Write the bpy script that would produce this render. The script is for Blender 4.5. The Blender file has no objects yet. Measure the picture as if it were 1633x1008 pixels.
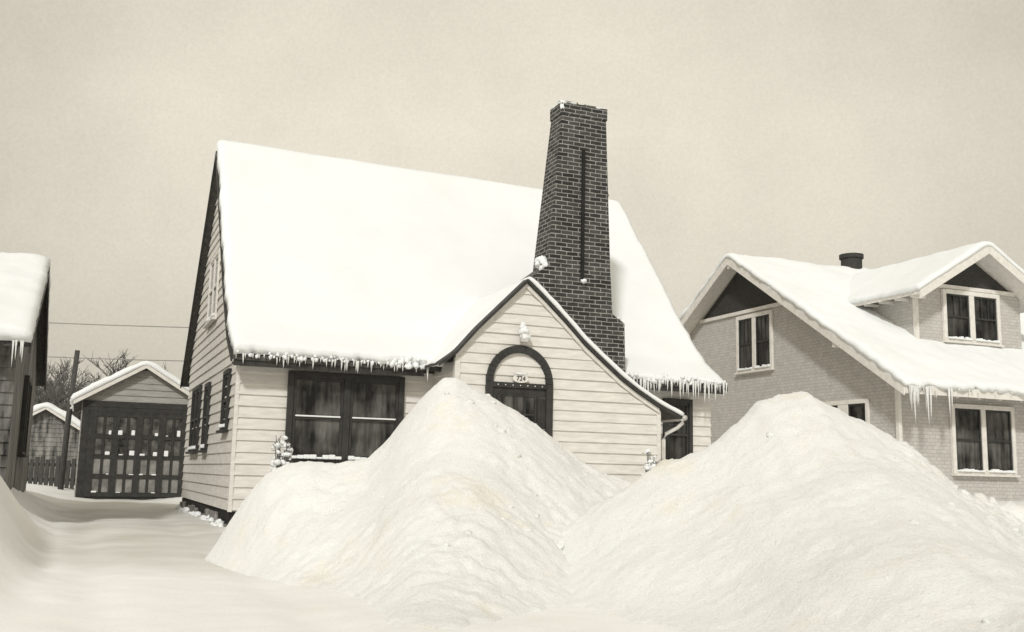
import bpy, math, random
from mathutils import Vector, Matrix, noise
random.seed(7)
sc=bpy.context.scene
COL=sc.collection
sc.view_settings.view_transform='Standard'
sc.view_settings.look='None'
sc.view_settings.exposure=0

# ------------------------------------------------------------ materials
def mat(name):
    m=bpy.data.materials.new(name);m.use_nodes=True
    nt=m.node_tree;b=nt.nodes['Principled BSDF']
    return m,nt,b
def N(nt,t,**kw):
    n=nt.nodes.new(t)
    for k,v in kw.items(): setattr(n,k,v)
    return n
def tint(v): return (v*1.02,v*0.985,v*0.92,1)
def coords(nt):
    return N(nt,'ShaderNodeTexCoord').outputs['Object']
def ramp(nt,fac,stops):
    r=N(nt,'ShaderNodeValToRGB');e=r.color_ramp.elements
    while len(e)<len(stops): e.new(.5)
    for i,(p,c) in enumerate(stops):
        e[i].position=p;e[i].color=c if isinstance(c,tuple) else tint(c)
    nt.links.new(fac,r.inputs[0]);return r
def bump(nt,b,h,strength,dist,prev=None):
    n=N(nt,'ShaderNodeBump');n.inputs['Strength'].default_value=strength;n.inputs['Distance'].default_value=dist
    nt.links.new(h,n.inputs['Height'])
    if prev: nt.links.new(prev.outputs[0],n.inputs['Normal'])
    nt.links.new(n.outputs[0],b.inputs['Normal']);return n
def noisetex(nt,scale,detail=5,rough=.6,vec=None):
    n=N(nt,'ShaderNodeTexNoise');n.inputs['Scale'].default_value=scale;n.inputs['Detail'].default_value=detail;n.inputs['Roughness'].default_value=rough
    nt.links.new(vec if vec is not None else coords(nt),n.inputs['Vector']);return n
def plain(name,v0,v1,scale=6,rough=.8,bs=.2,bd=.01,stretch=None,spec=.3):
    m,nt,b=mat(name)
    vec=coords(nt)
    if stretch:
        mp=N(nt,'ShaderNodeMapping');mp.inputs['Scale'].default_value=stretch
        nt.links.new(vec,mp.inputs[0]);vec=mp.outputs[0]
    n=noisetex(nt,scale,vec=vec)
    r=ramp(nt,n.outputs[0],[(.3,v0),(.7,v1)])
    nt.links.new(r.outputs[0],b.inputs['Base Color'])
    b.inputs['Roughness'].default_value=rough
    b.inputs['Specular IOR Level'].default_value=spec
    bump(nt,b,n.outputs[0],bs,bd)
    return m
def snowmat(name,lo,hi,bs=.35,bd=.03,stain=0.0,sc1=1.3,cool=1.0,big=1.0,drive_shade=False,speck=.86):
    m,nt,b=mat(name)
    n=noisetex(nt,sc1,6,.6)
    c1=(hi*1.0/cool,hi*.99,hi*.96*cool,1);c0=(lo*1.0/cool,lo*.985,lo*.95*cool,1)
    r=ramp(nt,n.outputs[0],[(.35,c0),(.6,c1)])
    out=r.outputs[0]
    if stain:
        n2=noisetex(nt,1.3,5,.75)
        r2=ramp(nt,n2.outputs[0],[(.54,(0,0,0,1)),(.74,(stain,stain,stain,1))])
        mx=N(nt,'ShaderNodeMixRGB');nt.links.new(r2.outputs[0],mx.inputs[0]);nt.links.new(out,mx.inputs[1])
        mx.inputs[2].default_value=(.88,.81,.63,1);out=mx.outputs[0]
    n3=noisetex(nt,60,3,.8);r3=ramp(nt,n3.outputs[0],[(.3,(speck,speck,speck,1)),(.5,(1,1,1,1))])
    m3=N(nt,'ShaderNodeMixRGB',blend_type='MULTIPLY');m3.inputs[0].default_value=1
    nt.links.new(out,m3.inputs[1]);nt.links.new(r3.outputs[0],m3.inputs[2]);out=m3.outputs[0]
    if drive_shade:
        at=N(nt,'ShaderNodeAttribute');at.attribute_name='drive_shade'
        m4=N(nt,'ShaderNodeMixRGB');nt.links.new(at.outputs['Fac'],m4.inputs[0]);nt.links.new(out,m4.inputs[1]);m4.inputs[2].default_value=(.58,.565,.52,1);out=m4.outputs[0]  # mixes the painted drive shadow into the snow colour
    nt.links.new(out,b.inputs['Base Color'])
    b.inputs['Roughness'].default_value=.85;b.inputs['Specular IOR Level'].default_value=.15
    a=noisetex(nt,9,8,.68);p=bump(nt,b,a.outputs[0],bs*big,bd*1.4)
    g=noisetex(nt,50,6,.75);bump(nt,b,g.outputs[0],bs,bd*.6,p)
    return m
M={}
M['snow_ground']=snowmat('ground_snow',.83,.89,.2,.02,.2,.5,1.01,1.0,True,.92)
M['snow_pile']=snowmat('piled_snow',.89,.93,.7,.03,.55,1.0,1.015,.55,False,.88)
M['snow_roof']=snowmat('roof_snow',.86,.89,.10,.02,0,.8,1.035,1,False,.94)
M['siding']=plain('painted_clapboard',.60,.76,3,.6,.1,.004,(1,1,6))
M['siding_grey']=plain('grey_clapboard',.28,.40,3,.7,.1,.004,(1,1,6))
M['siding_dark']=plain('frosted_dark_clapboard',.015,.34,2,.8,.2,.01,(3,3,.5))  # dark boards with pale upright frost streaks
M['dark']=plain('dark_brown_paint',.026,.05,8,.55,.15,.004)
M['white']=plain('white_paint',.64,.78,10,.55,.15,.003)
M['black']=plain('flat_black',.012,.022,5,.9)  # plain black for foundation base, digits and chimney ironwork
M['found']=plain('stained_foundation_block',.06,.34,9,.9,.4,.02)
M['shingle_edge']=plain('roof_shingle',.05,.11,14,.9,.4,.02)
M['metal']=plain('galvanised_metal',.45,.6,10,.4,.1,.003)
M['wood']=plain('weathered_wood',.04,.09,5,.9,.4,.02,(6,6,1))
M['bark']=plain('bare_bark',.10,.17,6,.9)
M['wire']=plain('weathered_wire',.24,.30,6,.7)
M['darkgable']=plain('dark_gable_shingle',.03,.06,12,.8,.4,.01,(1,1,4))
M['greydoor']=plain('garage_lower_panel',.10,.34,2.6,.5,.1,.004)
M['darkdoor']=plain('garage_pane_glass',.008,.16,4.5,.15,.1,.004)
m,nt,b=mat('icicle_ice');b.inputs['Base Color'].default_value=(.88,.88,.86,1);b.inputs['Roughness'].default_value=.15
b.inputs['Transmission Weight'].default_value=.25;b.inputs['IOR'].default_value=1.31;M['ice']=m
def glassmat(name,lo,hi,scale,dist=6):
    m,nt,b=mat(name)
    c=coords(nt);sp=N(nt,'ShaderNodeSeparateXYZ');nt.links.new(c,sp.inputs[0])
    ad=N(nt,'ShaderNodeMath',operation='ADD');nt.links.new(sp.outputs[0],ad.inputs[0]);nt.links.new(sp.outputs[1],ad.inputs[1])
    cb=N(nt,'ShaderNodeCombineXYZ');nt.links.new(ad.outputs[0],cb.inputs[0])
    zz=N(nt,'ShaderNodeMath',operation='MULTIPLY');zz.inputs[1].default_value=.15;nt.links.new(sp.outputs[2],zz.inputs[0]);nt.links.new(zz.outputs[0],cb.inputs[1])
    w=noisetex(nt,scale,4,.6,cb.outputs[0])
    n=noisetex(nt,1.7,3,.5)
    mu=N(nt,'ShaderNodeMath',operation='MULTIPLY');nt.links.new(w.outputs[0],mu.inputs[0]);nt.links.new(n.outputs[0],mu.inputs[1])
    r=ramp(nt,mu.outputs[0],[(.18,lo),(.42,hi)])
    nt.links.new(r.outputs[0],b.inputs['Base Color']);b.inputs['Roughness'].default_value=.1;b.inputs['Specular IOR Level'].default_value=.35
    bump(nt,b,n.outputs[0],.12,.01)
    return m
M['glass']=glassmat('window_glass_with_curtain',.008,.15,7)
M['glass_dark']=glassmat('dark_window_glass',.006,.10,5)
def brickmat(name,c1,c2,mort,bw,rh,ms,bs=.6,bias=0,lo=.55,hi=1.15):
    m,nt,b=mat(name)
    c=coords(nt);sp=N(nt,'ShaderNodeSeparateXYZ');nt.links.new(c,sp.inputs[0])
    ad=N(nt,'ShaderNodeMath',operation='ADD');nt.links.new(sp.outputs[0],ad.inputs[0]);nt.links.new(sp.outputs[1],ad.inputs[1])
    cb=N(nt,'ShaderNodeCombineXYZ');nt.links.new(ad.outputs[0],cb.inputs[0]);nt.links.new(sp.outputs[2],cb.inputs[1])
    nn=noisetex(nt,4,3,.6);vm=N(nt,'ShaderNodeVectorMath',operation='MULTIPLY_ADD')
    nt.links.new(nn.outputs['Color'],vm.inputs[0]);vm.inputs[1].default_value=(.022,.022,.022);nt.links.new(cb.outputs[0],vm.inputs[2])
    t=N(nt,'ShaderNodeTexBrick');nt.links.new(vm.outputs[0],t.inputs['Vector'])
    t.inputs['Scale'].default_value=1;t.inputs['Brick Width'].default_value=bw;t.inputs['Row Height'].default_value=rh
    t.inputs['Mortar Size'].default_value=ms;t.inputs['Mortar Smooth'].default_value=.4;t.inputs['Bias'].default_value=bias
    t.inputs['Color1'].default_value=tint(c1);t.inputs['Color2'].default_value=tint(c2);t.inputs['Mortar'].default_value=tint(mort)
    n=noisetex(nt,7,6,.75);mx=N(nt,'ShaderNodeMixRGB',blend_type='MULTIPLY');mx.inputs[0].default_value=.9
    r=ramp(nt,n.outputs[0],[(.3,(lo,lo,lo,1)),(.7,(hi,hi,hi,1))])
    nt.links.new(t.outputs[0],mx.inputs[1]);nt.links.new(r.outputs[0],mx.inputs[2]);nt.links.new(mx.outputs[0],b.inputs['Base Color'])
    b.inputs['Roughness'].default_value=.9
    iv=N(nt,'ShaderNodeMath',operation='SUBTRACT');iv.inputs[0].default_value=1;nt.links.new(t.outputs['Fac'],iv.inputs[1])
    p=bump(nt,b,iv.outputs[0],bs,.01);bump(nt,b,n.outputs[0],.3,.01,p)
    return m
M['brick']=brickmat('dark_chimney_brick',.022,.075,.37,.205,.069,.0075,.6,0,.4,1.25)
M['shingle']=brickmat('wall_shingle',.49,.55,.34,.14,.07,.004,.4,0,.82,1.06)

# ------------------------------------------------------------ helpers
def link(o,parent=None):
    COL.objects.link(o)
    if parent: o.parent=parent
    return o
def empty(name,loc=(0,0,0),rz=0,parent=None):
    o=bpy.data.objects.new(name,None);o.location=loc;o.rotation_euler=(0,0,rz);o.empty_display_size=.3
    return link(o,parent)
class MB:
    def __init__(s): s.v=[];s.f=[]
    def quad(s,*p):
        i=len(s.v);s.v+= [tuple(q) for q in p];s.f.append(tuple(range(i,i+len(p))))
    def hexa(s,p):
        i=len(s.v);s.v+=[tuple(q) for q in p]
        for f in ((0,3,2,1),(4,5,6,7),(0,1,5,4),(1,2,6,5),(2,3,7,6),(3,0,4,7)): s.f.append(tuple(i+k for k in f))
    def box(s,x0,x1,y0,y1,z0,z1):
        s.hexa([(x0,y0,z0),(x1,y0,z0),(x1,y1,z0),(x0,y1,z0),(x0,y0,z1),(x1,y0,z1),(x1,y1,z1),(x0,y1,z1)]);return s
    def boxP(s,P,s0,s1,d0,d1,z0,z1):
        s.hexa([P(s0,d0,z0),P(s1,d0,z0),P(s1,d1,z0),P(s0,d1,z0),P(s0,d0,z1),P(s1,d0,z1),P(s1,d1,z1),P(s0,d1,z1)])
    def tube(s,pts,r,n=8):
        rings=[];
        for k,p in enumerate(pts):
            p=Vector(p);a=Vector(pts[max(k-1,0)]);c=Vector(pts[min(k+1,len(pts)-1)])
            t=(c-a).normalized();u=t.cross(Vector((0,0,1)))
            if u.length<.05: u=t.cross(Vector((1,0,0)))
            u.normalize();w=t.cross(u);rr=r[k] if isinstance(r,(list,tuple)) else r
            i=len(s.v)
            for j in range(n):
                an=2*math.pi*j/n;s.v.append(tuple(p+(u*math.cos(an)+w*math.sin(an))*rr))
            rings.append(i)
        for a,b in zip(rings,rings[1:]):
            for j in range(n): s.f.append((a+j,a+(j+1)%n,b+(j+1)%n,b+j))
        s.f.append(tuple(rings[0]+j for j in range(n))[::-1]);s.f.append(tuple(rings[-1]+j for j in range(n)))
    def slab(s,path,e0,e1,th,axis='x'):
        n=len(path)
        def pt(q,e,dz=0):
            return (e,q[0],q[1]+dz) if axis=='x' else (q[0],e,q[1]+dz)
        for k in range(n-1):
            a,b=path[k],path[k+1]
            s.hexa([pt(a,e0,-th),pt(b,e0,-th),pt(b,e1,-th),pt(a,e1,-th),pt(a,e0),pt(b,e0),pt(b,e1),pt(a,e1)])
        return s
    def blob(s,c,r,seed=0,sub=10,sq=(1,1,1)):
        i=len(s.v);nu,nv=sub,max(5,sub//2+1)
        for a in range(nv+1):
            th=math.pi*a/nv
            for b in range(nu):
                ph=2*math.pi*b/nu;d=Vector((math.sin(th)*math.cos(ph),math.sin(th)*math.sin(ph),math.cos(th)))
                rr=r*(1+.7*noise.noise(d*1.9+Vector((seed,seed*.7,3))))
                s.v.append((c[0]+d.x*rr*sq[0],c[1]+d.y*rr*sq[1],c[2]+d.z*rr*sq[2]))
        for a in range(nv):
            for b in range(nu): s.f.append((i+a*nu+b,i+(a+1)*nu+b,i+(a+1)*nu+(b+1)%nu,i+a*nu+(b+1)%nu))
        return s
    def obj(s,name,mt,parent=None,smooth=False,bevel=0,label=None,fix=True):
        me=bpy.data.meshes.new(name);me.from_pydata(s.v,[],s.f);me.update()
        if fix:
            import bmesh
            bm=bmesh.new();bm.from_mesh(me);bmesh.ops.recalc_face_normals(bm,faces=bm.faces);bm.to_mesh(me);bm.free()
        if smooth:
            for p in me.polygons: p.use_smooth=True
        me.materials.append(mt)
        o=bpy.data.objects.new(name,me);link(o,parent)
        if bevel:
            b=o.modifiers.new('bevel','BEVEL');b.width=bevel;b.segments=1;b.limit_method='ANGLE'
        if label:o['label']=label
        return o
def F(x0,y0): return lambda s,d,z:(s,y0-d,z)
def S(x0): return lambda s,d,z:(x0-d,s,z)
def boards(mb,P,Lf,Rf,z0,z1,e=.165,d=.028):
    z=z0
    while z<z1-.01:
        zt=min(z+e,z1);l0,r0,l1,r1=Lf(z),Rf(z),Lf(zt),Rf(zt)
        if r0-l0>.02:
            if r1-l1<.01: m_=(l1+r1)/2;l1,r1=m_-.005,m_+.005
            j=random.uniform(-.005,.005);j2=random.uniform(-.005,.005)
            mb.hexa([P(l0,d+j,z+j2*.6),P(r0,d+j2,z+j*.6),P(r0,-.01,z),P(l0,-.01,z),P(l1,.005,zt),P(r1,.005,zt),P(r1,-.01,zt),P(l1,-.01,zt)])
        z+=e
def window(parent,P,s0,s1,z0,z1,n=2,cw=.09,cm='dark',sm='dark',snow=True,glass='glass',mid=.5,mull=.10,muntin=0,midlight=False,sill=True,d=.0,name='window',dp=.07):
    mb=MB();a,b=d,d+dp
    mb.boxP(P,s0-cw,s0,a,b,z0-cw*.6,z1+cw);mb.boxP(P,s1,s1+cw,a,b,z0-cw*.6,z1+cw)
    mb.boxP(P,s0,s1,a,b+.003,z1,z1+cw*1.05)
    if sill: mb.boxP(P,s0-cw-.02,s1+cw+.02,a,b+.05,z0-cw*.6-.04,z0-cw*.6)
    w=(s1-s0-(n-1)*mull)/n
    mb.boxP(P,s0,s1,a,b-.01,z0-cw*.6,z0)
    for k in range(1,n):
        x=s0+k*w+(k-1)*mull;mb.boxP(P,x,x+mull,a,b-.005,z0,z1)
    win=mb.obj(name,M[cm],parent,bevel=.006)
    zm=z0+(z1-z0)*mid;c=b-dp*.42
    for k in range(n):
        fr=MB();gl=MB();sn=MB()
        x=s0+k*(w+mull);t=.04
        fr.boxP(P,x,x+t,a,c,z0,z1);fr.boxP(P,x+w-t,x+w,a,c,z0,z1)
        fr.boxP(P,x+t,x+w-t,a,c,z1-t,z1);fr.boxP(P,x+t,x+w-t,a,c+.002,z0,z0+t*1.3)
        fr.boxP(P,x+t,x+w-t,a,c+.008,zm-t*.5,zm+t*.5)
        for q in range(muntin):
            xx=x+t+(w-2*t)*(q+1)/(muntin+1);fr.boxP(P,xx-.010,xx+.010,a,c-.003,zm+t*.5,z1-t)
        gl.boxP(P,x+t*.5,x+w-t*.5,a-.01,a+dp*.18,z0+.01,z1-.01)
        fr.obj('sash',M[sm],win);gl.obj('glass',M[glass],win)
        if midlight:
            ml=MB();ml.boxP(P,x+t,x+w-t,b-.03,b+.003,zm+t*.35,zm+t*.35+.022);ml.obj('snow_line',M['snow_roof'],win,bevel=.005)
        if snow:
            kk=8
            for i in range(kk):
                h=.02+.04*random.random();xa=x+w*i/kk
                sn.boxP(P,xa,xa+w/kk,b-.04,b+.02+.02*random.random(),z0-.01,z0+h)
            sn.obj('snow_ledge',M['snow_roof'],win,bevel=.01)
    return win
def resample(path,step):
    out=[]
    for a,b in zip(path,path[1:]):
        L=math.hypot(b[0]-a[0],b[1]-a[1]);n=max(1,int(L/step))
        for k in range(n): out.append((a[0]+(b[0]-a[0])*k/n,a[1]+(b[1]-a[1])*k/n))
    out.append(path[-1]);return out
def snow_sheet(path,e0,e1,th,axis='x',step=.09,seed=0,amp=.05,ragged=.06,edge=.5,thf=None,sm=2,side=.25,ew=.12):
    pts=resample(path,step);n=len(pts);m_=max(2,int(abs(e1-e0)/step))
    for _ in range(sm):
        pts=[pts[0]]+[((pts[k-1][0]+pts[k][0]*2+pts[k+1][0])/4,(pts[k-1][1]+pts[k][1]*2+pts[k+1][1])/4) for k in range(1,n-1)]+[pts[-1]]
    Ltot=[0]
    for a,b in zip(pts,pts[1:]): Ltot.append(Ltot[-1]+math.hypot(b[0]-a[0],b[1]-a[1]))
    mb=MB();top=[];bot=[]
    for j in range(m_+1):
        e=e0+(e1-e0)*j/m_
        tr=[];br=[]
        for k,(a,z) in enumerate(pts):
            ka,kb=max(k-1,0),min(k+1,n-1);t=Vector((pts[kb][0]-pts[ka][0],pts[kb][1]-pts[ka][1])).normalized()
            nn=Vector((-t.y,t.x))
            if nn.y<0: nn=-nn
            d1=min(Ltot[k],Ltot[-1]-Ltot[k]);d2=min(abs(e-e0),abs(e1-e))
            ef=(edge+(1-edge)*min(1,d1/ew)**.5)*(edge+(1-edge)*min(1,d2/ew)**.5)
            T=th if thf is None else thf(Ltot[k]/Ltot[-1],j/m_)
            nz=noise.fractal(Vector((e*.9+seed,a*.9,z*.9)),.9,2.1,4)*amp+noise.noise(Vector((e*6,a*6,z*6+seed)))*amp*.2
            h=max(.015,T*ef+nz*ef)
            rg=noise.noise(Vector((e*2.7,seed,7)))*ragged+noise.noise(Vector((e*11,seed,9)))*ragged*.7
            w=max(0,1-d1/.3);sgn=-1 if Ltot[k]<Ltot[-1]/2 else 1
            off=t*(sgn*rg*w)
            re=(noise.noise(Vector((a*3,z*3,seed+3)))*.7+noise.noise(Vector((a*9,z*9,seed+3)))*.4)*ragged*side*max(0,1-d2/.2)*(-1 if j<m_/2 else 1)
            lv=.004
            q=(a+nn.x*h+off.x,z+nn.y*h+off.y);qb=(a+nn.x*lv+off.x,z+nn.y*lv+off.y)
            def pt(q,e): return (e,q[0],q[1]) if axis=='x' else (q[0],e,q[1])
            tr.append(len(mb.v));mb.v.append(pt(q,e+re));br.append(len(mb.v));mb.v.append(pt(qb,e+re))
        top.append(tr);bot.append(br)
    for j in range(m_):
        for k in range(n-1):
            mb.f.append((top[j][k],top[j+1][k],top[j+1][k+1],top[j][k+1]));mb.f.append((bot[j][k],bot[j][k+1],bot[j+1][k+1],bot[j+1][k]))
        mb.f.append((top[j][0],bot[j][0],bot[j+1][0],top[j+1][0]));mb.f.append((top[j][-1],top[j+1][-1],bot[j+1][-1],bot[j][-1]))
    for k in range(n-1):
        mb.f.append((top[0][k],top[0][k+1],bot[0][k+1],bot[0][k]));mb.f.append((top[-1][k],bot[-1][k],bot[-1][k+1],top[-1][k+1]))
    return mb
def icicles(mb,spots):
    for (x,y,z,L,r) in spots:
        n=6;lean=random.uniform(-.03,.03)
        mb.tube([(x,y,z),(x+lean*.3*L,y,z-L*.35),(x+lean*.7*L,y,z-L*.7),(x+lean*L,y,z-L)],[r,r*.7,r*.4,r*.06],n)

TH=math.radians(22.76);P0=(-3.939,14.73,0)
def Wd(x,y,z=0):
    return (P0[0]+x*math.cos(TH)-y*math.sin(TH),P0[1]+x*math.sin(TH)+y*math.cos(TH),z)

# ------------------------------------------------------------ main house
H=empty('cottage',P0,TH)
H['label']='white clapboard cottage with steep snow-covered roof and tall brick chimney';H['category']='house'
prof=[(-.38,2.40),(.25,2.78),(1.1,3.62),(3.5,6.5),(7.35,2.55)]
prof_in=[(0,2.62),(.25,2.74),(1.1,3.56),(3.5,6.42),(7.0,2.85)]
w=MB()
w.box(.02,8.03,.02,6.98,.1,2.5)
gp=[(0.02,2.45),(.25,2.7),(1.1,3.5),(3.5,6.35),(6.98,2.8),(6.98,2.4),(.02,2.4)]
for x in (.02,8.03):
    w.quad(*[(x,a,b) for a,b in gp])
def gL(z):
    for (a,za),(b,zb) in zip(prof_in,prof_in[1:4]):
        if za<=z<=zb: return a+(b-a)*(z-za)/(zb-za)
    return 0 if z<2.62 else 3.5
def gR(z): return 7.0 if z<2.85 else 7.0-(z-2.85)*3.5/3.57
boards(w,S(0),gL,gR,.22,6.36)
boards(w,lambda s,d,z:(8.05+d,s,z),gL,gR,.22,6.36)
boards(w,F(0,0),lambda z:0,lambda z:8.05,.22,2.50)
w.box(-.028,.028,-.028,.028,.2,2.45)
w.obj('wall',M['siding'],H)
fo=MB();fo.box(-.0,8.05,-.0,7.0,-.5,.2);fo.obj('foundation',M['black'],H)
for k in range(13):
    y=.05+k*.54;h=random.uniform(.02,.16);MB().box(-.06,.0,y,y+random.uniform(.22,.36),-.4,h).obj('foundation_block',M['found'],H,bevel=.015)
sn=MB()
for k in range(60):
    y=random.uniform(.0,6.9);sn.blob((-.09+random.uniform(-.04,.03),y,random.uniform(-.03,.04)),random.uniform(.03,.08),k,8,(.8,1.4,.7))
o=sn.obj('snow_crumbs',M['snow_roof'],H,smooth=True);o['kind']='stuff'
r=MB();r.slab(prof,-.14,8.14,.07)
roof=r.obj('roof',M['shingle_edge'],H)
for x in (-.165,8.142): MB().slab([(a,b-.002) for a,b in prof],x,x+.024,.10).obj('rake_board',M['dark'],roof)
fa=MB();fa.box(-.12,2.7,-.36,-.335,2.25,2.40);fa.box(-.1,2.7,-.334,-.03,2.30,2.325)
fa.box(.55,2.96,-.06,-.03,2.33,2.5);fa.obj('eave_board',M['dark'],roof)
fa=MB();fa.box(6.3,8.1,-.36,-.335,2.25,2.40);fa.box(6.3,8.1,-.334,-.03,2.30,2.325);fa.obj('eave_board',M['dark'],roof)
snow_sheet([(-.40,2.41),(.25,2.79),(1.1,3.63),(3.5,6.51),(7.35,2.56)],-.15,8.12,.22,seed=3,amp=.012,ragged=.07,edge=.86,sm=1,side=.6,step=.07,ew=.08,
  thf=lambda s,e:(.24-.11*e)-(.11-.06*e)*min(1,max(0,(s-.52)*8))-.08*(1-min(1,s*4))).obj('snow_cover',M['snow_roof'],roof,smooth=True)
ic=MB();sp=[]
x=-.1
while x<2.75:
    big=1+1.0*max(0,noise.noise(Vector((x*2.3,4,1))))*2
    L=random.choice([.03,.05,.07,.1]) *random.uniform(.7,1.4)*big
    sp.append((x,-.42+random.uniform(-.03,.03),2.42,L+.03,.012+L*.06));x+=random.uniform(.015,.11)
x=6.15
while x<8.12:
    L=random.uniform(.05,.36)
    sp.append((x,-.42+random.uniform(-.04,.03),2.44,L+.04,.012+L*.04));x+=random.uniform(.02,.09)
for k in range(26):
    sp.append((8.12+random.uniform(-.03,.03),-.38+k*.03,2.45+k*.016,random.uniform(.06,.25),.016))
icicles(ic,sp);o=ic.obj('icicle_fringe',M['ice'],roof,smooth=True);o['kind']='stuff'
lm=MB()
for k in range(45): lm.blob((random.uniform(2.05,2.8),-.42+random.uniform(-.03,.03),2.45+random.uniform(-.07,.06)),random.uniform(.02,.05),k,8)
for k in range(50): lm.blob((random.uniform(6.2,8.08),-.41+random.uniform(-.03,.03),2.44+random.uniform(-.05,.05)),random.uniform(.02,.045),k+50,8)
for k in range(60): lm.blob((random.uniform(-.1,2.2),-.42+random.uniform(-.03,.02),2.42+random.uniform(-.04,.03)),random.uniform(.012,.03),k+150,8)
o=lm.obj('ice_crust',M['snow_roof'],roof,smooth=True);o['kind']='stuff'

# entry gable wing
EP=[(2.68,2.40),(2.95,2.60),(3.28,2.98),(4.06,3.76),(4.35,3.52),(4.73,3.18),(5.05,2.87),(5.39,2.60),(5.7,2.36),(6.0,2.17),(6.4,1.95),(6.80,1.78)]
def inv(z,side):
    seg=EP[:4] if side=='L' else EP[3:]
    for (a,za),(b,zb) in zip(seg,seg[1:]):
        if min(za,zb)<=z<=max(za,zb): return a+(b-a)*(z-za)/(zb-za)
    return 4.06 if z>3.7 else (2.68 if side=='L' else 6.8)
eL=lambda z:max(2.98,inv(z+.06,'L'));eR=lambda z:min(6.41,inv(z+.06,'R'))
e=MB()
out=[(2.99,.1),(2.99,2.4)]+[(a,b-.05) for a,b in EP if 2.99<a<6.40]+[(6.40,1.85),(6.40,.1)]
e.quad(*[(a,-.98,b) for a,b in out])
e.quad((2.99,-.98,.1),(2.99,.02,.1),(2.99,.02,2.45),(2.99,-.98,2.45));e.quad((6.4,-.98,.1),(6.4,.02,.1),(6.4,.02,1.9),(6.4,-.98,1.9))
boards(e,F(0,-1),eL,eR,.22,3.69,.158)
boards(e,S(2.98),lambda z:-1,lambda z:-.02,.22,2.42,.158)
boards(e,lambda s,d,z:(6.41+d,s,z),lambda z:-1,lambda z:-.02,.22,1.86,.158)
e.box(2.95,3.03,-1.033,-.96,.2,2.5);e.box(6.37,6.44,-1.033,-.96,.2,1.86)
entry=e.obj('entry_wing',M['siding'],H)
MB().slab(EP,-1.09,1.15,.035,'y').obj('entry_roof',M['shingle_edge'],entry)
MB().slab([(a,b-.003) for a,b in EP],-1.115,-1.091,.055,'y').obj('rake_board',M['dark'],entry)
MB().slab([(a,b-.058) for a,b in EP if a<6.5 and a>2.9],-1.06,-1.03,.07,'y').obj('rake_trim',M['white'],entry)
snow_sheet(EP[3:],-1.14,1.1,.08,'y',seed=11,amp=.035,ragged=.03,edge=.75,step=.06).obj('roof_snow',M['snow_roof'],entry,smooth=True)
snow_sheet(EP[:4],-.95,1.1,.03,'y',seed=15,amp=.012,ragged=.05,edge=.2,step=.06).obj('roof_snow',M['snow_roof'],entry,smooth=True)
dr=MB();cx,zs,Ro,Ri=3.985,2.17,.545,.435
n=20
for k in range(n):
    a0=math.pi*k/n;a1=math.pi*(k+1)/n
    c=lambda a,R,d:(cx+R*math.cos(a),-1-d,zs+R*1.04*math.sin(a))
    dr.hexa([c(a0,Ri,0),c(a0,Ro,0),c(a0,Ro,.07),c(a0,Ri,.07),c(a1,Ri,0),c(a1,Ro,0),c(a1,Ro,.07),c(a1,Ri,.07)])
dr.box(cx-Ro,cx-Ri,-1.07,-1,.2,zs);dr.box(cx+Ri,cx+Ro,-1.07,-1,.2,zs);dr.box(cx-Ri,cx+Ri,-1.065,-1,zs-.08,zs)
arch=dr.obj('door_surround',M['dark'],H,bevel=.006)
d=MB();d.box(cx-Ri,cx+Ri,-1.03,-1.0,.2,zs-.08)
for (a,b,c_,f) in ((-.36,-.30,.3,1.98),(.30,.36,.3,1.98)): d.box(cx+a,cx+b,-1.045,-1.03,c_,f)
door=d.obj('door',M['dark'],H)
MB().box(cx-.26,cx+.26,-1.04,-1.03,1.42,1.98).obj('glass',M['glass'],door)
g=MB()
for k in range(4): x=cx-.26+k*.52/3;g.box(x-.012,x+.012,-1.055,-1.04,1.42,1.98)
for z in (1.42,1.7,1.98): g.box(cx-.26,cx+.26,-1.053,-1.041,z-.012,z+.012)
g.obj('muntin',M['dark'],door)
g=MB();g.tube([(cx+.33,-1.045,1.2),(cx+.33,-1.09,1.2)],[.02,.028],10);g.obj('handle',M['metal'],door)
for k in range(7):
    g=MB();x=cx-.36+k*.12;g.tube([(x,-1.066,zs-.04),(x,-1.075,zs-.04)],.009,8);g.obj('stud',M['white'],door)
pl=MB()
ring=[(cx+.13*math.cos(t*math.pi/12),-1.085,zs+.06+.062*math.sin(t*math.pi/12)) for t in range(24)]
ring2=[(a,-1.05,c) for a,b,c in ring];pl.v+=ring+ring2;pl.f.append(tuple(range(24)));pl.f.append(tuple(range(24,48)))
for k in range(24): pl.f.append((k,(k+1)%24,24+(k+1)%24,24+k))
plate=pl.obj('number_plate',M['white'],H)
cu=bpy.data.curves.new('digits','FONT');cu.body='724';cu.size=.10;cu.align_x='CENTER';cu.align_y='CENTER';cu.extrude=.002
tmp=bpy.data.objects.new('digits',cu);COL.objects.link(tmp)
me=bpy.data.meshes.new_from_object(tmp.evaluated_get(bpy.context.evaluated_depsgraph_get()))
bpy.data.objects.remove(tmp)
me.materials.clear();me.materials.append(M['black'])
dg=bpy.data.objects.new('digits',me);link(dg,plate);dg.location=(cx,-1.089,zs+.06);dg.rotation_euler=(math.pi/2,0,0)
MB().blob((cx,-1.08,zs+.135),.06,3,12,(1.6,.6,.35)).obj('snow_cap',M['snow_roof'],plate,smooth=True)
la=MB();la.tube([(cx+.02,-1,2.93),(cx+.02,-1.12,2.95)],.015,8);la.box(cx-.035,cx+.075,-1.17,-1.07,2.78,2.92)
lamp=la.obj('wall_lantern',M['metal'],H,bevel=.01)
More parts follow.
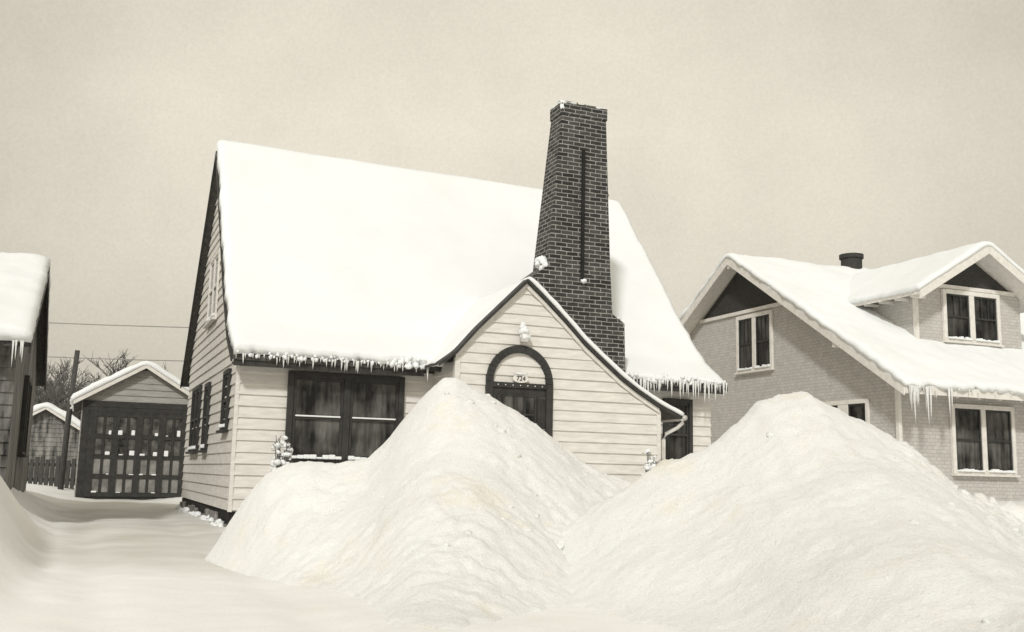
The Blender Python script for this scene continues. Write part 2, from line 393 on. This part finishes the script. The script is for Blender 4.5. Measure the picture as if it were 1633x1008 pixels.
sn=MB();sn.blob((cx+.02,-1.12,2.95),.085,5,14,(1,.8,.75));sn.blob((cx+.0,-1.11,3.03),.05,6,12,(.9,.8,1.1));sn.blob((cx+.03,-1.13,2.86),.07,9,12,(1.25,.8,.7));sn.obj('snow_cap',M['snow_roof'],lamp,smooth=True)
ds=MB();ds.tube([(6.78,-1.12,1.74),(6.80,-1.1,1.68),(6.72,-1.07,1.6),(6.52,-1.05,1.5),(6.48,-1.05,1.4),(6.48,-1.05,.3)],.03,10)
ds.obj('downspout',M['metal'],H,smooth=True)
ds=MB();ds.tube([(6.83,-1.13,1.76),(6.83,-.05,1.76)],.045,10);ds.obj('gutter',M['metal'],H,smooth=True)
window(H,F(0,0),.80,2.40,.98,2.16,2,.085,'dark','dark',True,'glass',.5,.10,0,True,d=.02)
window(H,F(0,0),7.15,7.58,1.0,2.08,1,.07,'dark','dark',True,'glass_dark',.5,d=.02)
window(H,S(0),2.98,4.12,3.42,4.52,2,.08,'white','white',True,'glass_dark',.5,.10,d=.02,dp=.035)
window(H,S(0),.62,1.12,1.42,2.22,1,.07,'dark','dark',True,'glass_dark',.5,d=.02,dp=.045)
window(H,S(0),3.1,3.6,1.15,2.2,1,.07,'dark','dark',True,'glass_dark',.5,d=.02,dp=.045)
window(H,S(0),4.5,5.7,1.15,2.25,2,.07,'dark','dark',True,'glass_dark',.5,d=.02,dp=.045)
# chimney
ch=MB()
secs=[(-.1,4.38,6.12,-.55,.1),(3.30,4.43,6.06,-.52,.1),(3.44,4.43,5.84,-.51,.1),(3.98,4.46,5.81,-.505,.1),(4.14,4.67,5.80,-.50,.1),(6.72,4.88,5.70,-.5,-.07),(6.721,4.865,5.715,-.515,-.055),(6.92,4.865,5.715,-.515,-.055)]
rings=[]
for z,x0,x1,y0,y1 in secs:
    i=len(ch.v);ch.v+=[(x0,y0,z),(x1,y0,z),(x1,y1,z),(x0,y1,z)];rings.append(i)
for a,b in zip(rings,rings[1:]):
    for j in range(4): ch.f.append((a+j,a+(j+1)%4,b+(j+1)%4,b+j))
ch.f.append(tuple(rings[0]+j for j in (3,2,1,0)));ch.f.append(tuple(rings[-1]+j for j in range(4)))
chim=ch.obj('chimney',M['brick'],H)
s2=MB()
for k in range(34): s2.blob((random.uniform(4.88,5.7),random.uniform(-.5,-.08),6.92),random.uniform(.035,.06),k,8,(1.4,1.1,.4))
s2.obj('snow_patch',M['snow_roof'],chim,smooth=True)
s2=MB();s2.blob((4.88,-.5,6.84),.035,2,8,(1,1,1.4));s2.obj('snow_patch',M['snow_roof'],chim,smooth=True)
s2=MB()
for k in range(9): s2.blob((4.58+random.uniform(-.03,.05),-.42+random.uniform(-.05,.12),4.13+random.uniform(-.04,.12)),.05,k+3,10,(1,1,1.2))
s2.obj('snow_patch',M['snow_roof'],chim,smooth=True)
s2=MB()
for k in range(8): s2.blob((5.95+random.uniform(-.09,.09),-.35+random.uniform(-.1,.2),3.41+random.uniform(-.03,.02)),.05,k+30,10,(1,1,.5))
s2.obj('snow_patch',M['snow_roof'],chim,smooth=True)
MB().blob((5.28,-.56,3.93),.045,4,10,(1.2,.7,.9)).obj('snow_patch',M['snow_roof'],chim,smooth=True)
MB().box(5.25,5.30,-.535,-.49,3.95,6.15).obj('iron_strap',M['black'],chim)
s3=MB();s3.tube([(5.74,-.2,5.52),(5.92,-.2,5.53)],.012,6);s3.tube([(5.9,-.2,5.5),(5.9,-.2,5.57)],.012,6);s3.obj('iron_hook',M['black'],chim)
MB().box(4.98,5.22,-.42,-.16,6.92,6.99).obj('flue',M['found'],chim,bevel=.01)
MB().box(5.32,5.56,-.42,-.16,6.92,6.98).obj('flue',M['found'],chim,bevel=.01)

# ------------------------------------------------------------ neighbour house
N_=empty('shingled_house',Wd(12.3,0),TH)
N_['label']='light shingle-sided house with snowy gable roof, dormer and wide white eaves';N_['category']='house'
DD=9.8;WX=8.2;RZ=6.05;SL=.625
def rz(y): return RZ-SL*abs(y-4.9)
w=MB();gy=[(0,-.3),(DD,-.3),(DD,rz(DD)-.1),(4.9,RZ-.1),(0,rz(0)-.1)]
w.v+=[(0,a,b) for a,b in gy]+[(WX,a,b) for a,b in gy];w.f+=[(0,1,2,3,4),(9,8,7,6,5)]
for k in range(5): w.f.append((k,(k+1)%5,5+(k+1)%5,5+k))
w.obj('wall',M['shingle'],N_)
hw=1.72
g=MB();g.hexa([(-.02,4.9-hw,4.78),(-.02,4.9+hw,4.78),(.01,4.9+hw,4.78),(.01,4.9-hw,4.78),(-.02,4.9-.01,5.88),(-.02,4.9+.01,5.88),(.01,4.9+.01,5.88),(.01,4.9-.01,5.88)])
g.obj('gable_panel',M['darkgable'],N_)
MB().box(-.05,.0,3.1,6.7,4.70,4.78).obj('trim_board',M['white'],N_)
MB().box(-.06,.02,-.06,.02,-.2,2.6).obj('corner_board',M['white'],N_)
rp=[(-.62,rz(-.62)),(4.9,RZ),(DD+.62,rz(DD+.62))]
OV=.42
r=MB();r.slab(rp,-OV,WX+.6,.10)
rr=r.obj('roof',M['white'],N_)
MB().slab([(a,b+.01) for a,b in rp],-OV-.03,-OV,.2).obj('barge_board',M['white'],rr)
MB().box(-OV,WX+.6,-.65,-.62,rz(-.62)-.16,rz(-.62)+.005).obj('fascia',M['white'],rr)
for y in (1.2,4.82,8.6): MB().box(-OV,0,y,y+.12,rz(y+.06)-.28,rz(y+.06)-.12).obj('bracket',M['white'],rr)
for k in range(12):
    g=MB();x=.3+k*.55;g.hexa([(x,-.6,rz(-.6)-.2),(x+.07,-.6,rz(-.6)-.2),(x+.07,0,rz(0)-.26),(x,0,rz(0)-.26),(x,-.6,rz(-.6)-.11),(x+.07,-.6,rz(-.6)-.11),(x+.07,0,rz(0)-.11),(x,0,rz(0)-.11)])
    g.obj('rafter_tail',M['white'],rr)
snow_sheet([(-.68,rz(-.68)),(4.9,RZ+.01),(DD+.65,rz(DD+.65))],-OV-.05,WX+.6,.13,seed=21,amp=.05,ragged=.11,edge=.72,step=.09,side=.6).obj('snow_cover',M['snow_roof'],rr,smooth=True)
ic=MB();sp=[];ez=rz(-.68)+.02
for k in range(22): sp.append((-.4+abs(random.gauss(0,.38)),-.72+random.uniform(-.03,.04),ez,random.uniform(.1,.5),random.uniform(.012,.024)))
for x,L in ((.02,.75),(.1,.62),(.55,.55),(.62,.4),(-.3,.7)): sp.append((x,-.72,ez,L,.026))
x=.8
while x<5:
    sp.append((x,-.72,ez,random.uniform(.03,.14),.014));x+=random.uniform(.08,.45)
icicles(ic,sp);o=ic.obj('icicle_fringe',M['ice'],rr,smooth=True);o['kind']='stuff'
DX0,DX1,DY=1.5,4.5,1.0;dc=(DX0+DX1)/2+.03
DZ=5.82
dz=lambda x:DZ-.58*abs(x-dc)
w=MB();gg=[(DX0,2.9),(DX1,2.9),(DX1,dz(DX1)-.08),(dc,DZ-.1),(DX0,dz(DX0)-.08)]
w.v+=[(a,DY,b) for a,b in gg]+[(a,4.7,b) for a,b in gg];w.f+=[(0,1,2,3,4),(9,8,7,6,5)]
for k in range(5): w.f.append((k,(k+1)%5,5+(k+1)%5,5+k))
dm=w.obj('dormer',M['shingle'],N_)
g=MB();g.hexa([(dc-1.2,DY-.02,4.98),(dc+1.2,DY-.02,4.98),(dc+1.2,DY+.01,4.98),(dc-1.2,DY+.01,4.98),(dc-.01,DY-.02,5.64),(dc+.01,DY-.02,5.64),(dc+.01,DY+.01,5.64),(dc-.01,DY+.01,5.64)])
g.obj('gable_panel',M['darkgable'],dm)
dp=[(DX0-.42,dz(DX0-.42)),(dc,DZ),(DX1+.42,dz(DX1+.42))]
g=MB();g.slab(dp,DY-.55,4.7,.09,'y');g.slab([(a,b+.01) for a,b in dp],DY-.58,DY-.55,.2,'y');g.obj('dormer_roof',M['white'],dm)
MB().box(dc-1.3,dc+1.3,DY-.045,DY,4.91,4.99).obj('trim_board',M['white'],dm)
MB().box(DX0-.03,DX0+.06,DY-.03,DY+.04,3.2,4.9).obj('corner_board',M['white'],dm)
for k in range(6):
    y=DY-.3+k*.45;MB().box(DX0-.36,DX0,y,y+.06,dz(DX0-.36)-.14,dz(DX0-.36)-.085).obj('rafter_tail',M['white'],dm)
snow_sheet([(DX0-.46,dz(DX0-.46)),(dc,DZ+.01),(DX1+.46,dz(DX1+.46))],DY-.60,4.8,.10,'y',seed=31,amp=.04,ragged=.06,edge=.78).obj('snow_cover',M['snow_roof'],dm,smooth=True)
window(N_,F(0,DY),dc-.72,dc+.72,3.84,4.80,2,.09,'white','dark',True,'glass_dark',.5,.14,2)
window(N_,F(0,0),1.36,2.86,1.06,2.28,2,.085,'white','dark',True,'glass',.5,.12,0)
window(N_,S(0),3.86,5.06,3.36,4.56,2,.09,'white','dark',True,'glass_dark',.5,.14,2,dp=.05)
window(N_,S(0),.85,2.15,1.45,2.36,2,.085,'white','dark',True,'glass_dark',.5,.3,0,dp=.05)
g=MB();g.tube([(3.3,4.9,5.7),(3.3,4.9,6.38)],.26,18);g.tube([(3.3,4.9,6.38),(3.3,4.9,6.48)],.30,18)
c2=g.obj('chimney',M['darkgable'],N_);MB().blob((3.3,4.9,6.48),.22,4,14,(1,1,.2)).obj('snow_patch',M['snow_roof'],c2,smooth=True)

# ------------------------------------------------------------ garage
def gable_building(nm,loc,x0,x1,dep,ze,zr_,wm,lab,cat,over=.2,th=.16,seed=1,spacing=.16):
    G=empty(nm,loc,TH);G['label']=lab;G['category']=cat
    c=(x0+x1)/2;w=MB();gg=[(x0,-.3),(x1,-.3),(x1,ze),(c,zr_),(x0,ze)]
    w.v+=[(a,.01,b) for a,b in gg]+[(a,dep,b) for a,b in gg];w.f+=[(0,1,2,3,4),(9,8,7,6,5)]
    for k in range(5): w.f.append((k,(k+1)%5,5+(k+1)%5,5+k))
    sl=(zr_-ze)/(c-x0)
    boards(w,F(0,0),lambda z:x0 if z<ze else x0+(z-ze)/sl,lambda z:x1 if z<ze else x1-(z-ze)/sl,.0,zr_-.05,spacing)
    w.obj('wall',M[wm],G)
    p=[(x0-over,ze-over*sl+.08),(c,zr_+.08),(x1+over,ze-over*sl+.08)]
    r=MB();r.slab(p,-over,dep+over,.07,'y');ro=r.obj('roof',M['shingle_edge'],G)
    MB().slab([(a,b-.002) for a,b in p],-over-.025,-over,.10,'y').obj('rake_board',M['white'],ro)
    snow_sheet([(a,b+.003) for a,b in p],-over-.03,dep+over,th,'y',seed=seed,amp=.09,ragged=.12,edge=.6).obj('snow_cover',M['snow_roof'],ro,smooth=True)
    return G
G=gable_building('garage',Wd(0,12.35),-2.02,.82,5.5,2.42,3.28,'siding_grey','small gabled garage with dark panelled doors and snow on its roof','garage',.2,.13)
door=MB().box(-1.86,.56,-.06,.0,0,2.24).obj('garage_door',M['dark'],G)
x0,x1=-1.74,.44;nc=8;cw=(x1-x0)/nc
rows=[.12,.56,1.04,1.54,2.08]
st=MB()
for k in range(nc+1):
    x=x0+k*cw;t=.08 if k%2==0 else .025;st.box(x-t,x+t,-.10,-.06,.05,2.14)
for z in rows: st.box(x0,x1,-.095,-.061,z-.06,z+.03)
st.obj('door_frame',M['dark'],door)
for k in range(nc):
    for q,(z,z2) in enumerate(zip(rows,rows[1:])):
        MB().box(x0+k*cw+.03,x0+(k+1)*cw-.03,-.07,-.062,z+.04,z2-.05).obj('door_panel',M['greydoor' if q<2 else 'darkdoor'],door)
        if random.random()<(.5 if q<2 else .9): MB().box(x0+k*cw+.05+random.random()*.07,x0+(k+1)*cw-.05-random.random()*.07,-.115,-.07,z+.028,z+.05+random.random()**2*(.03 if q<2 else .14)).obj('snow_ledge',M['snow_roof'],door,bevel=.012)
g=MB();g.box(-2.0,-1.86,-.05,-.02,0,2.4);g.box(.56,.8,-.05,-.02,0,2.4);g.box(-1.86,.56,-.055,-.02,2.25,2.4);g.obj('door_surround',M['dark'],G)

# ------------------------------------------------------------ house at the drive
L_=empty('bungalow',Wd(-2.8,0),TH);L_['label']='dark bungalow with thick snow on its roof, beside the drive';L_['category']='house'
lz=lambda y:4.10-.44*abs(y-3.5)
w=MB();gy=[(.1,-.3),(6.9,-.3),(6.9,lz(6.9)-.05),(3.5,4.05),(.1,lz(.1)-.05)]
w.v+=[(-.1,a,b) for a,b in gy]+[(-8,a,b) for a,b in gy];w.f+=[(0,1,2,3,4),(9,8,7,6,5)]
for k in range(5): w.f.append((k,(k+1)%5,5+(k+1)%5,5+k))
boards(w,F(0,.1),lambda z:-8,lambda z:-.1,.1,2.4)
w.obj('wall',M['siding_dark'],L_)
lp=[(-.35,lz(-.35)),(3.5,4.10),(7.3,lz(7.3))]
r=MB();r.slab(lp,-8.3,.05,.08);ro=r.obj('roof',M['shingle_edge'],L_)
MB().slab([(a,b-.002) for a,b in lp],.05,.08,.16).obj('rake_board',M['dark'],ro)
snow_sheet([(-.4,lz(-.4)),(3.5,4.11),(7.35,lz(7.35))],-8.3,.08,.18,seed=41,amp=.06,ragged=.10,edge=.8).obj('snow_cover',M['snow_roof'],ro,smooth=True)
ic=MB();icicles(ic,[(-random.uniform(0,3),-.42,2.40,random.uniform(.05,.4),.016) for k in range(60)]);o=ic.obj('icicle_fringe',M['ice'],ro,smooth=True);o['kind']='stuff'
window(L_,F(0,.1),-2.2,-1.0,.9,2.0,2,.08,'dark','dark',True,'glass_dark',.5,.1,d=.02)
window(L_,lambda s,d,z:(-.1+d,s,z),2.6,3.8,1.0,2.1,2,.08,'dark','dark',False,'glass_dark',.5,.1)

# ------------------------------------------------------------ shed, fence, pole, wires, trees
gable_building('shed',(-17.6,36,0),-.2,2.6,4,1.9,2.75,'siding_dark','small dark wooden shed under a snowy roof beside the fence','shed',.25,.2,51)
gable_building('shed',(-22.6,40,0),0,4.6,4,2.3,3.4,'siding_grey','low grey outbuilding with snow-covered gable roof','shed',.3,.22,55)
fe=MB()
for k in range(60):
    x=-21+k*.16;fe.box(x,x+.12,31.5,31.53,-.1,1.0+.06*math.sin(k*1.7))
fe.box(-21,-11.5,31.53,31.58,.3,.4);fe.box(-21,-11.5,31.53,31.58,.75,.85)
f_=fe.obj('board_fence',M['wood'],None);f_['label']='weathered dark board fence half buried in snow';f_['category']='fence'
po=MB();po.tube([(-12.95,30,-.3),(-12.9,30,2),(-12.8,30,4.15)],[.085,.08,.07],10)
p_=po.obj('wooden_post',M['wood'],None,smooth=True);p_['label']='plain dark wooden post standing behind the garage drive';p_['category']='post'
for (z0,z1,yy) in ((5.35,4.95,30.0),(4.55,4.3,33.0)):
    wi=MB();pts=[(-24+k*2,yy+k*.02,z0+(z1-z0)*k/10-.18*math.sin(math.pi*k/10)) for k in range(11)]
    wi.tube(pts,.016,5);o=wi.obj('overhead_wire',M['wire'],None);o['label']='thin overhead utility wire sagging across the sky';o['category']='wire';o['group']='overhead utility wires'
def tree(loc,h,seed):
    rnd=random.Random(seed);T=empty('bare_tree',loc);T['label']='leafless winter tree with fine grey twigs behind the fence';T['category']='tree';T['group']='bare trees behind the yards'
    tr=MB();cr=MB()
    def br(p,d,L,r,lev):
        pts=[p];q=Vector(p);dd=Vector(d)
        for k in range(3):
            dd=(dd+Vector((rnd.gauss(0,.12),rnd.gauss(0,.12),rnd.gauss(.05,.08)))).normalized();q=q+dd*L/3;pts.append(tuple(q))
        (tr if lev<2 else cr).tube(pts,[r,r*.85,r*.7,r*.5],6 if lev<2 else 3)
        if lev<5:
            for k in range(4 if lev<4 else 5):
                i=rnd.choice([1,2,3]) if k else 3
                nd=(dd+Vector((rnd.gauss(0,.6),rnd.gauss(0,.6),rnd.gauss(.2,.3)))).normalized()
                br(pts[i],nd,L*rnd.uniform(.6,.8),max(r*.52,.015),lev+1)
    br((0,0,-.2),(0,0,1),h*.28,h*.018,0)
    tr.obj('trunk',M['bark'],T,smooth=True,fix=False);cr.obj('crown',M['bark'],T,fix=False)
for (x,y,h,s) in ((-19.8,44,7.3,1),(-18.2,46,6.6,2),(-18.9,50,7.6,3),(-22.8,47,7.6,4),(-21.9,52,8.6,5),(-20.6,55,8.6,6),(-19.0,42,5.8,8),(-17.6,43,5.6,11),(-20.9,45,6.8,12),(-19.6,49,7.8,14),(-18.4,53,7.4,15)): tree((x,y,0),h,s)

# ------------------------------------------------------------ shrubs
def shrub(loc,h,wid,seed,lab):
    rnd=random.Random(seed);T=empty('shrub',loc,TH);T['label']=lab;T['category']='shrub'
    tw=MB();sn=MB()
    for k in range(20):
        a=rnd.uniform(0,6.28);R=rnd.uniform(.1,1)*wid;hh=h*rnd.uniform(.6,1)
        top=(math.cos(a)*R,math.sin(a)*R,hh)
        tw.tube([(math.cos(a)*R*.2,math.sin(a)*R*.2,-.2),(top[0]*.5,top[1]*.5,hh*.5),top],[.015,.01,.006],5)
        for j in range(9):
            t=rnd.uniform(.5,1.02);sn.blob((top[0]*t+rnd.gauss(0,.025),top[1]*t+rnd.gauss(0,.025),hh*t),rnd.uniform(.015,.05),k*7+j,8,(1,1,.8))
        for j in range(10):
            t=rnd.uniform(.3,1);x,y,z=top[0]*t,top[1]*t,hh*t
            tw.tube([(x,y,z),(x+rnd.gauss(0,.06),y+rnd.gauss(0,.06),z+rnd.gauss(.02,.05))],[.007,.003],4)
    tw.obj('twigs',M['bark'],T);sn.obj('snow_clump',M['snow_roof'],T,smooth=True)
shrub(Wd(.58,-.75),1.24,.15,3,'small evergreen shrub clotted with fresh snow by the window')
shrub(Wd(5.98,-1.5),1.2,.13,8,'small snow-clotted shrub beside the entry wall')

# ------------------------------------------------------------ ground and snow piles
def sst(a,b,x):
    t=min(1,max(0,(x-a)/(b-a)));return t*t*(3-2*t)
def local(X,Y):
    dx,dy=X-P0[0],Y-P0[1];return dx*math.cos(TH)+dy*math.sin(TH),-dx*math.sin(TH)+dy*math.cos(TH)
def gz(X,Y):
    x,y=local(X,Y);z=0
    z+=.2*sst(.1,1.4,x)*sst(-9,-2.5,y)
    z+=.30*sst(8.2,10,x)
    bx=-2.2+.2*noise.noise(Vector((y*.7,2,0)))
    z+=1.18*sst(bx,bx-1.1,x)*sst(-9.6,-6.8,y)*(1-.50*sst(-3.2,-.8,y))*(1-.5*sst(2,9,y))
    n=Vector((X,Y,0))
    z+=.018*noise.fractal(n*.5,1,2,3)+.010*noise.fractal(n*3.1,.7,2,5)*(1 if Y<20 else .3)
    if -2.4<x<-.3: z-=.025*math.exp(-((x+1.9)/.18)**2)+.025*math.exp(-((x+.75)/.18)**2)
    return z
def drive_shade(X,Y):  # soft grey shadow across the drive, painted as a colour mask
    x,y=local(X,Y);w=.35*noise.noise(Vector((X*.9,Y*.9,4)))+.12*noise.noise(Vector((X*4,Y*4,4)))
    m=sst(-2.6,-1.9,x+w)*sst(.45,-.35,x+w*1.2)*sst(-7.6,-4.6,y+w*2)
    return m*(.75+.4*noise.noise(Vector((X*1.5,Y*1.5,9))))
def axis_vals(lo,hi,step,far):
    v=[];x=lo
    while x<=hi+1e-6: v.append(x);x+=step
    s=step;x=lo;L=[]
    while x>-far: s*=1.25;x-=s;L.append(x)
    s=step;x=v[-1];R=[]
    while x<far: s*=1.25;x+=s;R.append(x)
    return L[::-1]+v+R
xs=axis_vals(-8,8,.06,900);ys=axis_vals(2,17,.06,1200)
gm=MB();pk=[]
for Y in ys:
    for X in xs: gm.v.append((X,Y,gz(X,Y)));pk.append(min(1,max(0,drive_shade(X,Y))))
nx=len(xs)
for j in range(len(ys)-1):
    for i in range(nx-1): gm.f.append((j*nx+i,j*nx+i+1,(j+1)*nx+i+1,(j+1)*nx+i))
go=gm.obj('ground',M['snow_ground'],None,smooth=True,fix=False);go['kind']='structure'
at=go.data.attributes.new('drive_shade','FLOAT','POINT');at.data.foreach_set('value',pk)

def interp(P,x):
    if x<=P[0][0]: return P[0][1]
    for a,b in zip(P,P[1:]):
        if x<=b[0]:
            t=(x-a[0])/(b[0]-a[0]);return a[1]+(b[1]-a[1])*t
    return P[-1][1]
def pile(name,prof_,Yc,sf,sb,seed,lab,rough,step=.03,bow=.1,cone=0,Xc=0):
    X0,X1=prof_[0][0]-.1,prof_[-1][0]+.1;mb=MB()
    Y0,Y1=Yc-4.3,Yc+2.6
    nx=int((X1-X0)/step);ny=int((Y1-Y0)/step)
    for j in range(ny+1):
        Y=Y0+(Y1-Y0)*j/ny
        for i in range(nx+1):
            X=X0+(X1-X0)*i/nx
            yc=Yc+.12*noise.noise(Vector((X*1.1,seed,0)))
            dy=Y-yc;s=sf if dy<0 else sb
            Xs=X
            if cone and dy<0 and X<Xc: Xs=Xc+(X-Xc)*(1+cone*(-dy))
            H=interp(prof_,Xs)
            if dy<0:
                q=min(1,-dy/1.2);A=.18+.25*q
                H=H*(1-q*.8)+q*.8*(interp(prof_,Xs-A)+interp(prof_,Xs+A)+interp(prof_,Xs-A/2)+interp(prof_,Xs+A/2))/4
            p=Vector((X,Y,seed))
            fl=min(1,abs(dy)/.8)
            rr=math.sqrt(dy*dy+.05)-.22
            if dy<0: rr=rr/(1+bow*rr)
            h=H-s*rr
            h+=.07*fl*noise.fractal(Vector((X*.9,Y*.9,seed)),.9,2,3)
            R=rough(X,dy)
            h+=(.32+R)*.018*noise.fractal(p*4.2,.5,2.1,6)
            lum=sst(-.15,.38,noise.noise(p*1.3))
            v=noise.voronoi(p*7.5)[0];h+=(.08+R)*.062*(.5-v[0])*lum
            v2=noise.voronoi(p*17)[0];h+=(.28+R)*.022*(.5-v2[0])*(.25+sst(-.25,.35,noise.noise(p*2.3)))
            h+=.007*noise.noise(p*28)
            g=gz(X,Y)-.04
            k=.25;d_=h-g
            if d_<-k: z=g-.06
            else:
                hh=max(k-abs(h-g),0)/k;z=max(h,g)+hh*hh*k*.25
                z-=.10*max(0,1-max(0,d_+k)/(k*.9))
            mb.v.append((X,Y,z))
    for j in range(ny):
        for i in range(nx):
            a=j*(nx+1)+i;mb.f.append((a,a+1,a+nx+2,a+nx+1))
    rnd=random.Random(seed)
    base=mb.v[:]
    for k in range(3200):
        i=rnd.randrange(nx);j=rnd.randrange(ny);x,y,z=base[j*(nx+1)+i];R=rough(x,y-Yc)
        if z<.2 or rnd.random()>R*.4: continue
        if noise.noise(Vector((x*1.3,y*1.3,z*1.3+seed)))<-.08: continue
        mb.blob((x,y,z-.008),.008+(.024+.035*max(0,R-1))*rnd.random()**2.5,k,7,(1,1,.75))
    o=mb.obj(name,M['snow_pile'],None,smooth=True,fix=False);o['label']=lab;o['category']='snow pile';return o
p1=[(-3.3,-1.1),(-2.82,-.25),(-2.7,.02),(-2.56,.28),(-2.42,.50),(-2.25,.74),(-2.05,.86),(-1.85,.90),(-1.6,.88),(-1.32,.92),(-1.15,1.08),(-1.0,1.28),(-.86,1.45),(-.72,1.60),(-.62,1.69),(-.5,1.69),(-.40,1.62),(-.15,1.5),(.10,1.37),(.39,1.17),(.68,.93),(.85,.85),(1.09,.77),(1.55,.60),(2.2,.3),(2.7,0),(3.2,-.8)]
p2=[(-.9,-.8),(-.35,-.1),(.06,.10),(.25,.26),(.44,.42),(.7,.6),(.92,.74),(1.21,.95),(1.35,.97),(1.50,1.03),(1.62,1.10),(1.72,1.22),(1.85,1.31),(1.93,1.42),(2.05,1.44),(2.12,1.48),(2.24,1.49),(2.30,1.52),(2.40,1.44),(2.6,1.34),(2.87,1.21),(3.11,1.03),(3.35,.85),(3.63,.72),(3.97,.58),(4.5,.45),(5.4,.2),(6,-.3)]
pile('snow_pile',p1,9.5,.60,.9,3.3,'tall peaked heap of shovelled snow in front of the cottage window',lambda X,d:.28+.6*sst(-.6,.8,X)+.45*sst(-1.0,-2.0,d)+.2*sst(-1.2,-1.8,X),.028,.10,.22,-.55)
pile('snow_pile',p2,8.0,.50,.9,9.1,'broad rounded heap of shovelled snow with crumbly edges beside the walk',lambda X,d:.24+2.1*sst(2.5,3.4,X)+.4*sst(-.35,.2,d),.028,.16)

# ------------------------------------------------------------ light
el=math.radians(36)
s=Vector((-.2*math.cos(el),-.98*math.cos(el),math.sin(el))).normalized()
sd=bpy.data.lights.new('sun','SUN');sd.energy=2.05;sd.angle=math.radians(5);sd.color=(1,.99,.965)
so=bpy.data.objects.new('sun',sd);link(so);so.rotation_euler=s.to_track_quat('Z','Y').to_euler()
wd=bpy.data.worlds.new('World');sc.world=wd;wd.use_nodes=True;nt=wd.node_tree
bg=nt.nodes['Background']
sk=N(nt,'ShaderNodeTexSky',sky_type='NISHITA');sk.sun_disc=False;sk.sun_elevation=el;sk.sun_rotation=math.atan2(s.x,s.y)
bw=N(nt,'ShaderNodeRGBToBW');nt.links.new(sk.outputs[0],bw.inputs[0])
mu=N(nt,'ShaderNodeMath',operation='MULTIPLY');mu.inputs[1].default_value=.012;nt.links.new(bw.outputs[0],mu.inputs[0])
tc=N(nt,'ShaderNodeTexCoord');sp=N(nt,'ShaderNodeSeparateXYZ');nt.links.new(tc.outputs['Generated'],sp.inputs[0])
r=N(nt,'ShaderNodeValToRGB');e=r.color_ramp.elements
e[0].position=0;e[0].color=(.48,.48,.48,1);e[1].position=.9;e[1].color=(.60,.60,.60,1)
for p,v in ((.10,.56),(.2,.68),(.33,.73),(.45,.66)):
    q=e.new(p);q.color=(v,v,v,1)
nt.links.new(sp.outputs[2],r.inputs[0])
nz=N(nt,'ShaderNodeTexNoise');nz.inputs['Scale'].default_value=2.4;nz.inputs['Detail'].default_value=7;nz.inputs['Roughness'].default_value=.6
nt.links.new(tc.outputs['Generated'],nz.inputs['Vector'])
mr=N(nt,'ShaderNodeMapRange');mr.inputs[3].default_value=.68;mr.inputs[4].default_value=1.34;nt.links.new(nz.outputs[0],mr.inputs[0])
m1=N(nt,'ShaderNodeMath',operation='MULTIPLY');nt.links.new(r.outputs[0],m1.inputs[0]);nt.links.new(mr.outputs[0],m1.inputs[1])
ng=N(nt,'ShaderNodeTexNoise');ng.inputs['Scale'].default_value=320;ng.inputs['Detail'].default_value=3;ng.inputs['Roughness'].default_value=.8
nt.links.new(tc.outputs['Generated'],ng.inputs['Vector'])
mg=N(nt,'ShaderNodeMapRange');mg.inputs[3].default_value=.87;mg.inputs[4].default_value=1.13;nt.links.new(ng.outputs[0],mg.inputs[0])
m1b=N(nt,'ShaderNodeMath',operation='MULTIPLY');nt.links.new(m1.outputs[0],m1b.inputs[0]);nt.links.new(mg.outputs[0],m1b.inputs[1])
xx=N(nt,'ShaderNodeMath',operation='MULTIPLY');nt.links.new(sp.outputs[0],xx.inputs[0]);nt.links.new(sp.outputs[0],xx.inputs[1])
x2=N(nt,'ShaderNodeMath',operation='MULTIPLY_ADD');nt.links.new(xx.outputs[0],x2.inputs[0]);x2.inputs[1].default_value=-1.15;x2.inputs[2].default_value=1.07
x3=N(nt,'ShaderNodeMath',operation='MAXIMUM');nt.links.new(x2.outputs[0],x3.inputs[0]);x3.inputs[1].default_value=.75
m2=N(nt,'ShaderNodeMath',operation='MULTIPLY');nt.links.new(m1b.outputs[0],m2.inputs[0]);nt.links.new(x3.outputs[0],m2.inputs[1])
ad=N(nt,'ShaderNodeMath',operation='ADD');nt.links.new(m2.outputs[0],ad.inputs[0]);nt.links.new(mu.outputs[0],ad.inputs[1])
tn=N(nt,'ShaderNodeMixRGB',blend_type='MULTIPLY');tn.inputs[0].default_value=1;nt.links.new(ad.outputs[0],tn.inputs[1]);tn.inputs[2].default_value=(1.02,.95,.80,1)
nt.links.new(tn.outputs[0],bg.inputs[0]);bg.inputs[1].default_value=1

# ------------------------------------------------------------ camera
p=math.radians(8.81);ro_=math.radians(1.253)
R=Vector((1,0,0));U=Vector((0,-math.sin(p),math.cos(p)));Fw=Vector((0,math.cos(p),math.sin(p)))
cR=R*math.cos(ro_)+U*math.sin(ro_);cU=U*math.cos(ro_)-R*math.sin(ro_)
cd=bpy.data.cameras.new('camera');cd.sensor_width=36;cd.lens=1629/1633*36;cd.clip_end=3000
cam=bpy.data.objects.new('camera',cd);link(cam)
mx=Matrix((cR,cU,-Fw)).transposed().to_4x4();mx.translation=Vector((0,0,.8116));cam.matrix_world=mx
sc.camera=cam
